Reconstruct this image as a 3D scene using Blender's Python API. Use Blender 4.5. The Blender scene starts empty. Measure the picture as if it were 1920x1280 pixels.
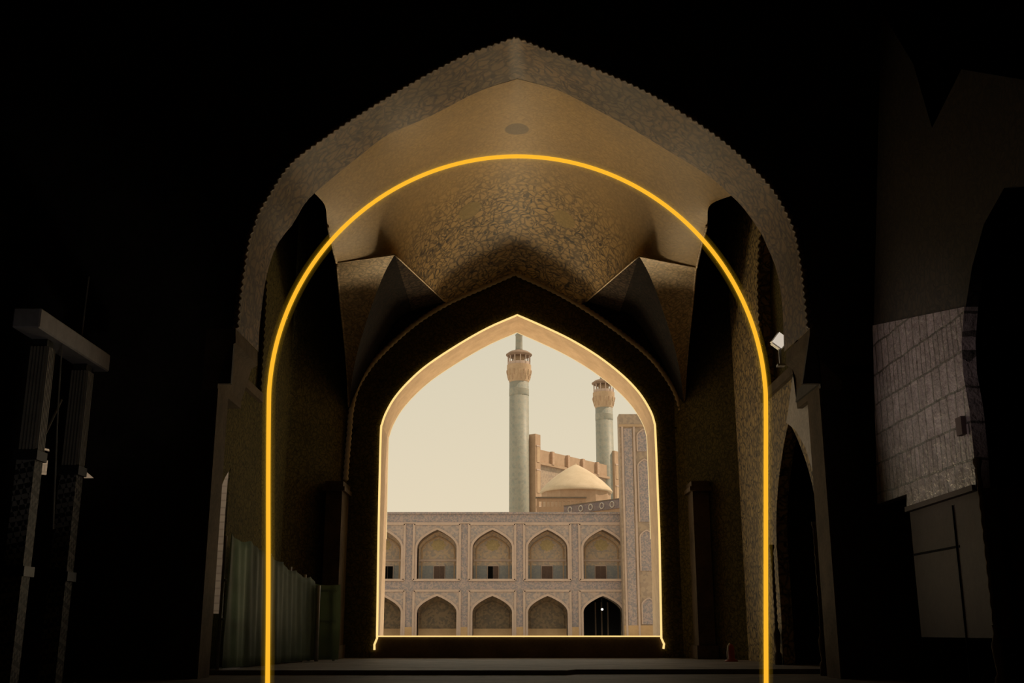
import bpy, bmesh, math, random
from mathutils import Vector
random.seed(4)
SC = bpy.context.scene
COL = SC.collection
T = math.atan(0.266); CT, ST = math.cos(T), math.sin(T)
F = 2031.0; EYE = 0.75

# ------------------------------------------------------------ measuring helpers (survey of the place from the photo)
def ray(px, py):
    a = (px-960)/F; b = (640-py)/F
    return Vector((a, CT - b*ST, ST + b*CT))
def at(px, py, Y):
    d = ray(px, py); k = Y/d.y
    return Vector((d.x*k, Y, EYE + d.z*k))
def at_side(px, py, X):
    d = ray(px, py); k = X/d.x
    return Vector((X, d.y*k, EYE + d.z*k))

# ------------------------------------------------------------ materials
MATS = {}
class NT:
    def __init__(s, name):
        s.m = bpy.data.materials.new(name); s.m.use_nodes = True
        s.t = s.m.node_tree; s.t.nodes.clear()
        s.out = s.t.nodes.new('ShaderNodeOutputMaterial')
    def n(s, typ, **kw):
        x = s.t.nodes.new(typ)
        for k, v in kw.items():
            if k.startswith('i_'):
                key = k[2:]
                key = int(key) if key.isdigit() else key.replace('_', ' ')
                x.inputs[key].default_value = v
            else: setattr(x, k, v)
        return x
    def l(s, a, b): s.t.links.new(a, b)
    def math(s, op, a, b=None):
        x = s.n('ShaderNodeMath', operation=op)
        for i, v in enumerate((a, b)):
            if v is None: continue
            if isinstance(v, (int, float)): x.inputs[i].default_value = v
            else: s.l(v, x.inputs[i])
        return x.outputs[0]
    def mix(s, fac, a, b, blend='MIX'):
        x = s.n('ShaderNodeMix', data_type='RGBA', blend_type=blend)
        for i, v in ((0, fac), (6, a), (7, b)):
            if isinstance(v, (int, float)): x.inputs[i].default_value = v
            elif isinstance(v, tuple): x.inputs[i].default_value = (*v, 1)
            else: s.l(v, x.inputs[i])
        return x.outputs[2]
    def coord(s, scale=1.0, rot=(0,0,0)):
        tc = s.n('ShaderNodeTexCoord')
        mp = s.n('ShaderNodeMapping')
        sc = scale if isinstance(scale, tuple) else (scale,)*3
        mp.inputs['Scale'].default_value = sc; mp.inputs['Rotation'].default_value = rot
        s.l(tc.outputs['Object'], mp.inputs['Vector'])
        return mp.outputs[0]
    def noise(s, vec, scale, detail=3, rough=.6):
        x = s.n('ShaderNodeTexNoise'); x.inputs['Scale'].default_value = scale
        x.inputs['Detail'].default_value = detail; x.inputs['Roughness'].default_value = rough
        s.l(vec, x.inputs['Vector']); return x
    def ramp(s, fac, stops, interp='LINEAR'):
        x = s.n('ShaderNodeValToRGB'); cr = x.color_ramp; cr.interpolation = interp
        while len(cr.elements) < len(stops): cr.elements.new(.5)
        for e, (p, c) in zip(cr.elements, stops):
            e.position = p; e.color = (*c, 1) if isinstance(c, tuple) else (c, c, c, 1)
        s.l(fac, x.inputs[0]); return x.outputs[0]
    def finish(s, col, rough=.8, spec=.3, bump=None, bstr=.2, bdist=.02):
        b = s.n('ShaderNodeBsdfPrincipled')
        if isinstance(col, tuple): b.inputs['Base Color'].default_value = (*col, 1)
        else: s.l(col, b.inputs['Base Color'])
        if isinstance(rough, (int, float)): b.inputs['Roughness'].default_value = rough
        else: s.l(rough, b.inputs['Roughness'])
        b.inputs['Specular IOR Level'].default_value = spec
        if bump is not None:
            bp = s.n('ShaderNodeBump'); bp.inputs['Strength'].default_value = bstr; bp.inputs['Distance'].default_value = bdist
            s.l(bump, bp.inputs['Height']); s.l(bp.outputs[0], b.inputs['Normal'])
        s.l(b.outputs[0], s.out.inputs['Surface'])
        return s.m

def stone(name, c1, c2, scale=1.5, rough=.8, spec=.25, bstr=.25):
    k = NT(name); v = k.coord()
    a = k.noise(v, scale, 6).outputs[0]; b = k.noise(v, scale*9, 3).outputs[0]
    f = k.math('ADD', k.math('MULTIPLY', a, .7), k.math('MULTIPLY', b, .3))
    c = k.ramp(f, [(.36, c1), (.64, c2)])
    MATS[name] = k.finish(c, rough, spec, f, bstr, .03); return MATS[name]

def arabesque(name, ground, ground2, line, scale=1.2, amount=.8, fade=None, rough=.6, spec=.3, medal=(), rosette=None):
    """painted scrollwork: rings inside cells, broken up by warped stems"""
    k = NT(name); v = k.coord()
    nz = k.noise(v, scale*1.3, 2)
    wv = k.n('ShaderNodeVectorMath', operation='MULTIPLY_ADD')
    k.l(nz.outputs['Color'], wv.inputs[0]); wv.inputs[1].default_value = (.5,.5,.5); k.l(v, wv.inputs[2])
    vo = k.n('ShaderNodeTexVoronoi', feature='F1'); vo.inputs['Scale'].default_value = scale*1.7; k.l(wv.outputs[0], vo.inputs['Vector'])
    rings = k.math('SINE', k.math('MULTIPLY', vo.outputs['Distance'], 26.0))
    r1 = k.ramp(rings, [(.25, 0.), (.7, 1.)])
    vo2 = k.n('ShaderNodeTexVoronoi', feature='DISTANCE_TO_EDGE'); vo2.inputs['Scale'].default_value = scale*4.2; k.l(wv.outputs[0], vo2.inputs['Vector'])
    e2 = k.ramp(vo2.outputs['Distance'], [(.03, 1.), (.16, 0.)])
    br = k.ramp(k.noise(v, scale*5, 3).outputs[0], [(.42, 0.), (.56, 1.)])
    mask = k.math('MAXIMUM', k.math('MULTIPLY', r1, br), k.math('MULTIPLY', e2, .75))
    big = k.ramp(k.noise(v, .7, 4).outputs[0], [(.35, ground), (.65, ground2)])
    fine = k.noise(v, 14, 3).outputs[0]
    base = k.mix(k.math('MULTIPLY', k.ramp(fine, [(.4, 0.), (.7, 1.)]), .35), big, tuple(x*.55 for x in ground2))
    m = k.math('MULTIPLY', mask, amount)
    if fade:
        sx = k.n('ShaderNodeSeparateXYZ'); k.l(v, sx.inputs[0])
        mr = k.n('ShaderNodeMapRange'); k.l(sx.outputs[1], mr.inputs[0])
        mr.inputs[1].default_value = fade[0]; mr.inputs[2].default_value = fade[1]; mr.inputs[3].default_value = fade[2]; mr.inputs[4].default_value = 1
        m = k.math('MULTIPLY', m, mr.outputs[0])
    col = k.mix(m, base, line)
    for (p, r, c) in medal:
        d = k.n('ShaderNodeVectorMath', operation='DISTANCE'); k.l(v, d.inputs[0]); d.inputs[1].default_value = p
        col = k.mix(k.ramp(k.math('DIVIDE', d.outputs['Value'], r*2), [(.46, .8), (.52, 0.)]), col, c)
    MATS[name] = k.finish(col, rough, spec, mask, .15, .01); return MATS[name]

def mosaic(name, cols, scale=3.0, rough=.6):
    """small glazed tiles seen from far: cells of mixed colour"""
    k = NT(name); v = k.coord()
    vo = k.n('ShaderNodeTexVoronoi', feature='F1'); vo.inputs['Scale'].default_value = scale; k.l(v, vo.inputs['Vector'])
    sp = k.n('ShaderNodeSeparateColor'); k.l(vo.outputs['Color'], sp.inputs[0])
    n = len(cols)
    c = k.ramp(sp.outputs[0], [(i/n, q) for i, q in enumerate(cols)], 'CONSTANT')
    f = k.noise(v, scale*.25, 3).outputs[0]
    c = k.mix(.3, c, k.ramp(f, [(.35, cols[0]), (.65, cols[-1])]))
    MATS[name] = k.finish(c, rough, .2); return MATS[name]

def brick(name, c1, c2, mortar, scale=1.0, rot=(0,0,0), rough=.85):
    k = NT(name); v = k.coord(1.0, rot)
    b = k.n('ShaderNodeTexBrick'); b.inputs['Scale'].default_value = scale
    b.inputs['Color1'].default_value = (*c1,1); b.inputs['Color2'].default_value = (*c2,1); b.inputs['Mortar'].default_value = (*mortar,1)
    b.inputs['Mortar Size'].default_value = .025
    k.l(v, b.inputs['Vector'])
    f = k.noise(v, 1.4, 4).outputs[0]
    c = k.mix(k.math('MULTIPLY', f, .5), b.outputs['Color'], c2)
    MATS[name] = k.finish(c, rough, .2, b.outputs['Fac'], -.3, .01); return MATS[name]

def plain(name, c, rough=.6, spec=.3, metal=0.):
    k = NT(name); v = k.coord(); f = k.noise(v, 6, 3).outputs[0]
    col = k.ramp(f, [(.3, tuple(x*.82 for x in c)), (.7, tuple(min(1, x*1.12) for x in c))])
    MATS[name] = k.finish(col, rough, spec, f, .05)
    MATS[name].node_tree.nodes['Principled BSDF'].inputs['Metallic'].default_value = metal
    return MATS[name]
def emit(name, c, s):
    k = NT(name); e = k.n('ShaderNodeEmission'); e.inputs[0].default_value = (*c,1); e.inputs[1].default_value = s
    k.l(e.outputs[0], k.out.inputs['Surface']); MATS[name] = k.m; return k.m

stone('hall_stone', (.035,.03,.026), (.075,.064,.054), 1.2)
stone('platform_stone', (.15,.135,.125), (.27,.245,.225), 1.1, .65)
stone('floor_stone', (.10,.09,.08), (.2,.18,.16), 1.3, .65)
stone('jamb_stone', (.075,.055,.035), (.15,.11,.07), 1.4, .9, .1)
stone('recess_stone', (.03,.026,.016), (.045,.038,.024), .8, .9, .1, .1)
stone('rope_stone', (.50,.40,.29), (.62,.50,.37), 2.0)
stone('canopy_wood', (.24,.165,.12), (.33,.23,.17), 2.0)
stone('sill_stone', (.10,.07,.04), (.17,.12,.07), 1.4)
stone('ochre_brick', (.37,.265,.175), (.49,.355,.24), 2.5)
stone('dado_stone', (.50,.33,.18), (.60,.41,.23), .8)
stone('roof_ochre', (.41,.28,.185), (.50,.345,.235), 1.2)
stone('dome_clay', (.62,.49,.34), (.72,.58,.42), .9)
stone('frame_beige', (.50,.385,.325), (.60,.465,.39), .7)
stone('niche_ochre', (.44,.31,.20), (.56,.40,.265), .6)
stone('pier_stone', (.046,.028,.025), (.07,.045,.04), 1.3, .7, .2)
stone('courtyard_stone', (.50,.44,.36), (.58,.51,.42), .4)
VB = .9; VF = (25.6, 27.6, .16)
arabesque('kite_paint', (.74,.56,.34), (.64,.48,.28), (.14,.11,.08), 1.5, .7)
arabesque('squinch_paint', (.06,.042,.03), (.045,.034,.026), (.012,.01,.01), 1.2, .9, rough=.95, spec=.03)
arabesque('squinch_lining', (.022,.017,.014), (.017,.013,.012), (.008,.008,.008), 1.2, .9, rough=.95, spec=.02)  # darker copy of the squinch colours, shade painted on its side faces
arabesque('soffit_paint', (.29,.19,.11), (.18,.135,.09), (.03,.028,.036), .95, .85)
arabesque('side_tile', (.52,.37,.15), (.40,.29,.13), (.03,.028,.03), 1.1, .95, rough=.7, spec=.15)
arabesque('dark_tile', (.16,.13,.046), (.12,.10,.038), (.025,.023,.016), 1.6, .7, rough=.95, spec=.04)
arabesque('spandrel_marble', (.54,.49,.44), (.42,.37,.33), (.24,.2,.17), 1.2, .35)
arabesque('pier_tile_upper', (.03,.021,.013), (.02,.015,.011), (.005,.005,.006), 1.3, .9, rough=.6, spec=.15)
mosaic('facade_tile', [(.255,.245,.27), (.45,.36,.33), (.31,.285,.295), (.50,.39,.34), (.28,.265,.27), (.45,.345,.33)], 9)
mosaic('facade_panel', [(.30,.28,.29), (.48,.385,.335), (.39,.325,.30), (.52,.405,.35)], 7)
mosaic('niche_tile', [(.40,.35,.32), (.60,.46,.34), (.47,.39,.33), (.64,.49,.34)], 6)
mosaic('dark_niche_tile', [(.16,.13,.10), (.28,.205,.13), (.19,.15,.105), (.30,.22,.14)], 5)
mosaic('blue_dado', [(.27,.28,.29), (.36,.34,.31), (.30,.30,.29)], 7)
mosaic('portal_tile', [(.37,.28,.215), (.44,.335,.25), (.33,.26,.21), (.46,.355,.265)], 4)
mosaic('roundel_band', [(.20,.17,.19), (.30,.24,.23), (.24,.2,.2)], 5.0)
brick('yard_brick', (.50,.40,.30), (.40,.32,.25), (.30,.24,.19), 1.5, (math.pi/2, 0, 0))
brick('portal_brick', (.58,.40,.28), (.5,.34,.24), (.42,.29,.2), 1.4, (math.pi/2,0,0))
plain('iron', (.045,.045,.05), .5, .4, .6); plain('wood_dark', (.07,.045,.028), .7); plain('wood_brown', (.13,.08,.06), .7)
plain('wood_grey', (.20,.165,.125), .7)
plain('galvanised', (.42,.42,.40), .45, .4, .3); plain('white_enamel', (.8,.76,.70), .4)
plain('red_paint', (.28,.04,.025), .4); plain('black_void', (.006,.006,.006), .9, .05)
plain('slat_grey', (.26,.24,.21), .55, .4); plain('beam_steel', (.34,.33,.36), .4, .5)
plain('lamp_black', (.02,.02,.02), .6)
emit('neon_core', (1, .47, .026), 1.0)
emit('led', (1, .66, .24), 1.15)
emit('led_thin', (1, .74, .36), .85)
emit('lens_glow', (1,.86,.70), .6)  # glow stands in for light falling on the floodlight's white face
emit('bulb', (1, .93, .82), 3.0)
# halo of the neon tube painted as glowing sleeves round it
k = NT('neon_gas'); e = k.n('ShaderNodeEmission'); e.inputs[0].default_value = (.85,.47,.02,1); e.inputs[1].default_value = 2.0
k.l(e.outputs[0], k.out.inputs['Volume']); MATS['neon_gas'] = k.m
k = NT('neon_gas_thin'); e = k.n('ShaderNodeEmission'); e.inputs[0].default_value = (.85,.47,.02,1); e.inputs[1].default_value = .35
k.l(e.outputs[0], k.out.inputs['Volume']); MATS['neon_gas_thin'] = k.m
# green debris netting: woven, half open
k = NT('green_net'); v = k.coord()
f = k.noise(v, 3, 4).outputs[0]
bs = k.n('ShaderNodeBsdfPrincipled'); k.l(k.ramp(f, [(.3, (.10,.14,.085)), (.7, (.19,.24,.14))]), bs.inputs['Base Color']); bs.inputs['Roughness'].default_value = .7
tr = k.n('ShaderNodeBsdfTransparent'); mx = k.n('ShaderNodeMixShader'); mx.inputs[0].default_value = .82
tl = k.n('ShaderNodeBsdfTranslucent'); tl.inputs[0].default_value = (.20,.25,.14,1); mx2 = k.n('ShaderNodeMixShader'); mx2.inputs[0].default_value = .5
k.l(bs.outputs[0], mx2.inputs[1]); k.l(tl.outputs[0], mx2.inputs[2]); k.l(tr.outputs[0], mx.inputs[1]); k.l(mx2.outputs[0], mx.inputs[2]); k.l(mx.outputs[0], k.out.inputs['Surface'])
MATS['green_net'] = k.m
# turquoise minaret glaze with spiralling lozenges
k = NT('minaret_glaze'); v = k.coord()
sx = k.n('ShaderNodeSeparateXYZ'); k.l(v, sx.inputs[0])
ang = k.math('ARCTAN2', sx.outputs[1], sx.outputs[0])
s1 = k.math('SINE', k.math('ADD', k.math('MULTIPLY', ang, 5), k.math('MULTIPLY', sx.outputs[2], 3.2)))
s2 = k.math('SINE', k.math('SUBTRACT', k.math('MULTIPLY', ang, 5), k.math('MULTIPLY', sx.outputs[2], 3.2)))
dia = k.ramp(k.math('MULTIPLY', s1, s2), [(.42, 0.), (.6, 1.)])
nn = k.noise(v, 2.2, 4).outputs[0]
g = k.ramp(nn, [(.35, (.29,.29,.25)), (.52, (.37,.345,.285)), (.68, (.30,.315,.275))])
MATS['minaret_glaze'] = k.finish(k.mix(k.math('MULTIPLY', dia, .3), g, (.20,.25,.235)), .5, .3)
# perforated metal mesh of the scaffold posts
k = NT('perforated_mesh'); v = k.coord(14, (.3,.2,.785))
ck = k.n('ShaderNodeTexChecker'); ck.inputs['Scale'].default_value = 1.0; k.l(v, ck.inputs['Vector'])
nf = k.noise(v, .3, 3).outputs[0]
MATS['perforated_mesh'] = k.finish(k.mix(ck.outputs['Fac'], k.ramp(nf, [(.3,(.12,.115,.11)),(.7,(.22,.21,.2))]), (.02,.02,.02)), .6)
# panelled, glossy pier cladding
k = NT('pier_cladding'); v = k.coord(1.0, (math.pi/2, 0, math.pi/2))
sx = k.n('ShaderNodeSeparateXYZ'); tcv = k.coord(); k.l(tcv, sx.inputs[0])
cb = k.n('ShaderNodeCombineXYZ'); k.l(sx.outputs[1], cb.inputs[0]); k.l(sx.outputs[2], cb.inputs[1])
wz = k.noise(tcv, 2.2, 3)
va = k.n('ShaderNodeVectorMath', operation='MULTIPLY_ADD'); k.l(wz.outputs['Color'], va.inputs[0]); va.inputs[1].default_value = (.08,.08,0); k.l(cb.outputs[0], va.inputs[2])
bk = k.n('ShaderNodeTexBrick'); bk.inputs['Scale'].default_value = 1.0; bk.inputs['Brick Width'].default_value = .30; bk.inputs['Row Height'].default_value = .52; bk.offset = .37; bk.squash = .6; bk.squash_frequency = 3
bk.inputs['Mortar Size'].default_value = .018; k.l(va.outputs[0], bk.inputs['Vector'])
bk.inputs['Color1'].default_value = (.16,.125,.115,1); bk.inputs['Color2'].default_value = (.25,.195,.18,1); bk.inputs['Mortar'].default_value = (.03,.025,.02,1)
fn = k.noise(tcv, 5, 4).outputs[0]
cc = k.mix(k.ramp(fn, [(.4, 0.), (.7, .6)]), bk.outputs['Color'], (.085,.07,.06))
MATS['pier_cladding'] = k.finish(cc, k.ramp(fn, [(.3,.28),(.7,.6)]), .5, k.math('ADD', fn, k.math('MULTIPLY', bk.outputs['Fac'], -.6)), .8, .06)

# ------------------------------------------------------------ object helpers
def link(o): COL.objects.link(o); return o
def tag(o, label=None, cat=None, group=None, kind=None):
    for a, b in (('label', label), ('category', cat), ('group', group), ('kind', kind)):
        if b: o[a] = b
    return o
def thing(name, loc, label, cat, group=None):
    o = bpy.data.objects.new(name, None); o.empty_display_size = .2; o.location = loc
    o['wl'] = [float(x) for x in loc]
    return tag(link(o), label, cat, group)
def obj(name, bm, mat, parent=None, smooth=False, label=None):
    """link a bmesh given in place coordinates as one object, with its own origin at its thing's base"""
    wl = Vector(parent['wl']) if parent is not None else Vector((0,0,0))
    bmesh.ops.remove_doubles(bm, verts=bm.verts, dist=1e-5)
    bmesh.ops.recalc_face_normals(bm, faces=bm.faces)
    if wl.length: bmesh.ops.translate(bm, verts=bm.verts, vec=-wl)
    me = bpy.data.meshes.new(name); bm.to_mesh(me); bm.free()
    if smooth:
        for p in me.polygons: p.use_smooth = True
    me.materials.append(MATS[mat])
    o = link(bpy.data.objects.new(name, me))
    o['wl'] = [float(x) for x in wl]
    if parent is not None: o.parent = parent
    if label: o['label'] = label
    return o
def struct(name, bm, mat, smooth=False):
    return tag(obj(name, bm, mat, None, smooth), kind='structure')
def NB(): return bmesh.new()
def box(bm, x0, x1, y0, y1, z0, z1, rot=None, piv=None):
    r = bmesh.ops.create_cube(bm, size=1)
    for v in r['verts']:
        v.co = Vector(((x0+x1)/2 + v.co.x*(x1-x0), (y0+y1)/2 + v.co.y*(y1-y0), (z0+z1)/2 + v.co.z*(z1-z0)))
    if rot:
        from mathutils import Matrix
        bmesh.ops.rotate(bm, verts=r['verts'], cent=piv or ((x0+x1)/2,(y0+y1)/2,(z0+z1)/2), matrix=Matrix.Rotation(rot, 3, 'Z'))
    return bm
def bar(bm, a, b, w, d=None):
    """a beam of rectangular section from a to b"""
    a, b = Vector(a), Vector(b); d = d or w
    ax = (b-a).normalized(); up = Vector((0,0,1)) if abs(ax.z) < .9 else Vector((0,1,0))
    s = ax.cross(up).normalized()*w/2; u = ax.cross(s).normalized()*d/2
    vs = [bm.verts.new(p + i*s + j*u) for p in (a, b) for i, j in ((-1,-1),(1,-1),(1,1),(-1,1))]
    for f in ((0,1,2,3),(4,5,6,7),(0,1,5,4),(1,2,6,5),(2,3,7,6),(3,0,4,7)): bm.faces.new([vs[i] for i in f])
    return bm
def resample(pts, n):
    pts = [Vector(p) for p in pts]; L = [0]
    for a, b in zip(pts, pts[1:]): L.append(L[-1] + (b-a).length)
    out = []; j = 0
    for i in range(n):
        s = L[-1]*i/(n-1)
        while j < len(pts)-2 and L[j+1] < s: j += 1
        t = 0 if L[j+1] == L[j] else (s-L[j])/(L[j+1]-L[j])
        out.append(pts[j].lerp(pts[j+1], min(1, t)))
    return out
def smooth_path(pts, sub=6):
    """Catmull-Rom through the points"""
    P = [Vector(p) for p in pts]; P = [P[0]*2-P[1]] + P + [P[-1]*2-P[-2]]; out = []
    for i in range(1, len(P)-2):
        for s in range(sub):
            t = s/sub; a, b, c, d = P[i-1:i+3]
            out.append(.5*((2*b) + (c-a)*t + (2*a-5*b+4*c-d)*t*t + (3*b-a-3*c+d)*t**3))
    out.append(P[-2]); return out
def tube(bm, pts, r, seg=8, cap=True):
    pts = [Vector(p) for p in pts]; n = len(pts); rings = []
    ref = None
    for i, p in enumerate(pts):
        tan = (pts[min(i+1, n-1)] - pts[max(i-1, 0)]).normalized()
        if ref is None: ref = tan.orthogonal().normalized()
        ref = (ref - tan*ref.dot(tan)).normalized(); bi = tan.cross(ref)
        rr = r(i) if callable(r) else r
        rings.append([bm.verts.new(p + (ref*math.cos(a) + bi*math.sin(a))*rr) for a in (2*math.pi*q/seg for q in range(seg))])
    for A, B in zip(rings, rings[1:]):
        for q in range(seg): bm.faces.new((A[q], A[(q+1)%seg], B[(q+1)%seg], B[q]))
    if cap: bm.faces.new(rings[0][::-1]); bm.faces.new(rings[-1])
    return bm
def lathe(bm, prof, c, seg=32):
    """profile of (radius, z) turned round a vertical axis through c"""
    rings = []
    for r, z in prof:
        if r < 1e-4: rings.append([bm.verts.new((c[0], c[1], z))])
        else: rings.append([bm.verts.new((c[0]+r*math.cos(2*math.pi*q/seg), c[1]+r*math.sin(2*math.pi*q/seg), z)) for q in range(seg)])
    for A, B in zip(rings, rings[1:]):
        for q in range(seg):
            a = [A[0]] if len(A) == 1 else [A[q], A[(q+1)%seg]]
            b = [B[0]] if len(B) == 1 else [B[(q+1)%seg], B[q]]
            if len(a)+len(b) >= 3: bm.faces.new(a+b)
    for R in (rings[0], rings[-1]):
        if len(R) > 1: bm.faces.new(R)
    return bm
def plate(outer, holes, w0, w1, mp, bm=None):
    """solid plate of outline `outer` with `holes` (2-D), from depth w0 to w1, placed by mp(u, v, w)"""
    tmp = NB(); loops = []; edges = []
    for lp in [outer] + list(holes):
        vs = [tmp.verts.new((u, v, 0)) for u, v in lp]; loops.append(vs)
        edges += [tmp.edges.new((vs[i], vs[(i+1) % len(vs)])) for i in range(len(vs))]
    bmesh.ops.triangle_fill(tmp, use_beauty=True, use_dissolve=False, edges=edges)
    tmp.verts.index_update()
    out = bm or NB()
    fr = {v.index: out.verts.new(mp(v.co.x, v.co.y, w0)) for v in tmp.verts}
    bk = {v.index: out.verts.new(mp(v.co.x, v.co.y, w1)) for v in tmp.verts}
    for f in tmp.faces:
        ix = [v.index for v in f.verts]
        out.faces.new([fr[i] for i in ix]); out.faces.new([bk[i] for i in ix[::-1]])
    for vs in loops:
        for i in range(len(vs)):
            a, b = vs[i].index, vs[(i+1) % len(vs)].index
            out.faces.new((fr[a], fr[b], bk[b], bk[a]))
    tmp.free(); return out
XZ = lambda u, v, w: Vector((u, w, v))
YZ = lambda u, v, w: Vector((w, u, v))
def loft(bm, A, B, rows=1, bulge=None):
    n = len(A); G = []
    for j in range(rows+1):
        t = j/rows; R = []
        for i in range(n):
            p = Vector(A[i]).lerp(Vector(B[i]), t)
            if bulge: p = p + bulge(i/(n-1), t)
            R.append(bm.verts.new(p))
        G.append(R)
    for R, S in zip(G, G[1:]):
        for i in range(n-1): bm.faces.new((R[i], R[i+1], S[i+1], S[i]))
    return bm
AR = [(0,0),(.012,.117),(.047,.222),(.113,.343),(.223,.478),(.355,.604),(.57,.761),(.785,.896),(1,1)]
AR = [(p.x, p.y) for p in smooth_path([(a, b, 0) for a, b in AR], 3)]
def arch(u0, u1, zb, zs, za):
    """four-centred pointed arch outline, open at the bottom, from (u0,zb) over the apex to (u1,zb)"""
    m = (u0+u1)/2; h = (u1-u0)/2
    L = [(u0 + a*h, zs + b*(za-zs)) for a, b in AR]
    R = [(u1 - a*h, zs + b*(za-zs)) for a, b in AR[:-1]][::-1]
    return [(u0, zb)] + L + R + [(u1, zb)]
def strip_arch(bm, inner, grow, w0, w1, mp):
    """a flat moulding that follows an arch outline, `grow` wide"""
    n = len(inner); m = sum(p[0] for p in inner)/n; out = []
    for i, (u, v) in enumerate(inner):
        a = Vector(inner[max(i-1,0)]); b = Vector(inner[min(i+1,n-1)]); d = (b-a).normalized()
        out.append((u - d.y*grow, v + d.x*grow))
    for i in range(n-1):
        q = [inner[i], inner[i+1], out[i+1], out[i]]
        f = [bm.verts.new(mp(*p, w0)) for p in q]; g = [bm.verts.new(mp(*p, w1)) for p in q]
        bm.faces.new(f); bm.faces.new(g[::-1])
        bm.faces.new((f[0], f[1], g[1], g[0])); bm.faces.new((f[2], f[3], g[3], g[2]))
        if i == 0: bm.faces.new((f[3], f[0], g[0], g[3]))
        if i == n-2: bm.faces.new((f[1], f[2], g[2], g[1]))
    return bm
def copy_tree(o, parent=None):
    c = o.copy(); COL.objects.link(c)
    if parent is not None: c.parent = parent
    for ch in list(o.children): copy_tree(ch, c)
    return c

# ============================================================ THE SETTING
YN0, YN1, YF0, YF1 = 20.0, 21.8, 31.0, 32.9
# hall floor, platform (its edge steps back on the right), courtyard ground
bm = NB(); box(bm, -14, 14, -8, 23.2, -.5, -.09); struct('floor', bm, 'floor_stone')
bm = NB()
plate([(-9.5,21.7),(1.05,21.7),(1.25,22.15),(9.5,22.5),(9.5,33.4),(-9.5,33.4)], [], -.45, 0, lambda u,v,w: Vector((u,v,w)), bm)
struct('floor.001', bm, 'platform_stone')
bm = NB(); box(bm, -60, 60, 33.4, 101, -.5, -.03); struct('floor.002', bm, 'courtyard_stone')

# --- the great near arch
CF = [(442,616),(447,556),(456,494),(464,447),(470,434),(481,399),(500,368),(525,327),(556,293),(619,248),(681,207),(775,151),(869,102),(966,67),
      (1044,98),(1128,131),(1216,171),(1294,218),(1350,256),(1403,302),(1450,352),(1475,393),(1494,437),(1506,503),(1512,556),(1518,616)]
CB = [(484,672),(486,619),(491,575),(497,531),(509,484),(525,450),(550,419),(575,377),(619,337),(681,287),(728,252),(806,218),(900,170),(970,147),
      (1044,168),(1112,202),(1187,243),(1250,281),(1325,327),(1366,362),(1394,390),(1425,434),(1437,459),(1453,497),(1462,534),(1467,575),(1469,619),(1470,659)]
def halves(px, Y, k):
    P = [at(*p, Y) for p in px[:k+1]], [at(*p, Y) for p in px[k:]]
    return resample(smooth_path(P[0]), 40)[:-1] + resample(smooth_path(P[1]), 40)
cf = halves(CF, YN0, 13); cb = halves(CB, YN1, 13)
zi = (cf[0].z + cf[-1].z)/2; zib = 5.25
cf[0].z = cf[-1].z = cb[0].z = cb[-1].z = zi
JX = 5.83
JL = 5.58
hole = [(-JL, -.4), (-JL, zib)] + [(-5.32, zib)] + [(p.x*1.004, p.z+.02) for p in cf] + [(5.5, zib), (JX, zib), (JX, -.4)]
bm = plate([(-14,-.5),(14,-.5),(14,22),(-14,22)], [], YN0, YN1-.05, XZ) if False else None
# wall left of, right of and above the arch as one plate whose outline runs round the opening;
# two small openings left of the scaffold look through to the yard
def quad(pts): return [(at(x, y, YN0).x, at(x, y, YN0).z) for x, y in pts]
gaps = [quad([(69,889),(73,861),(90,862),(87,890)]), quad([(74,847),(80,849),(86,856),(72,853)]), quad([(78,838),(92,841),(93,846),(80,843)]),
        quad([(152,876),(176,896),(154,896)])]
outer = [(-14,-.45)] + hole + [(14,-.45),(14,22),(-14,22)]
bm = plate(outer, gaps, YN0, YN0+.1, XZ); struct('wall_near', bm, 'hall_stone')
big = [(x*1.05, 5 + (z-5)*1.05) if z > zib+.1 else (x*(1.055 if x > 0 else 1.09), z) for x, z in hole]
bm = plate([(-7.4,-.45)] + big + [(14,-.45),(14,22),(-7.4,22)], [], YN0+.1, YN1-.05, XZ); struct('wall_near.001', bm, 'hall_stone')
bm = NB(); loft(bm, cf, cb, 6); struct('trim_1', bm, 'soffit_paint', True)
# rope edging along the front of the arch
rp = resample(cf, 520)
bm = NB(); tube(bm, [p + Vector((0,-.015,.0)) for p in rp], lambda i: .055*(1+.45*math.sin(i*1.57)), 7); struct('trim_2', bm, 'soffit_paint', True)
# impost blocks under the arch
for sgn, nm in ((-1,'trim_3'), (1,'trim_4')):
    xi = abs(cf[0].x) if sgn < 0 else abs(cf[-1].x)
    prof = [(xi, zi), (xi-.02, zi-.28), (xi+.10, zi-.36), (xi+.16, zi-.62), ((JL if sgn < 0 else xi+.55)-.02, zib+.05), ((JL if sgn < 0 else xi+.55)-.02, zib-.12), (JX+.02, zib-.12), (JX+.02, zi)]
    bm = plate([(sgn*a, b) for a, b in prof], [], YN0-.01, YN1+.02, XZ); struct(nm, bm, 'jamb_stone')
# lining of the jambs below
for sgn, nm in ((-1,'trim_5'), (1,'trim_6')):
    bm = NB(); J_ = JX if sgn > 0 else JL; box(bm, sgn*J_, sgn*(J_-.03), YN0-.0, YN0+.85 if sgn > 0 else YN0+.75, -.09, zib-.1); struct(nm, bm, 'jamb_stone')

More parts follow.
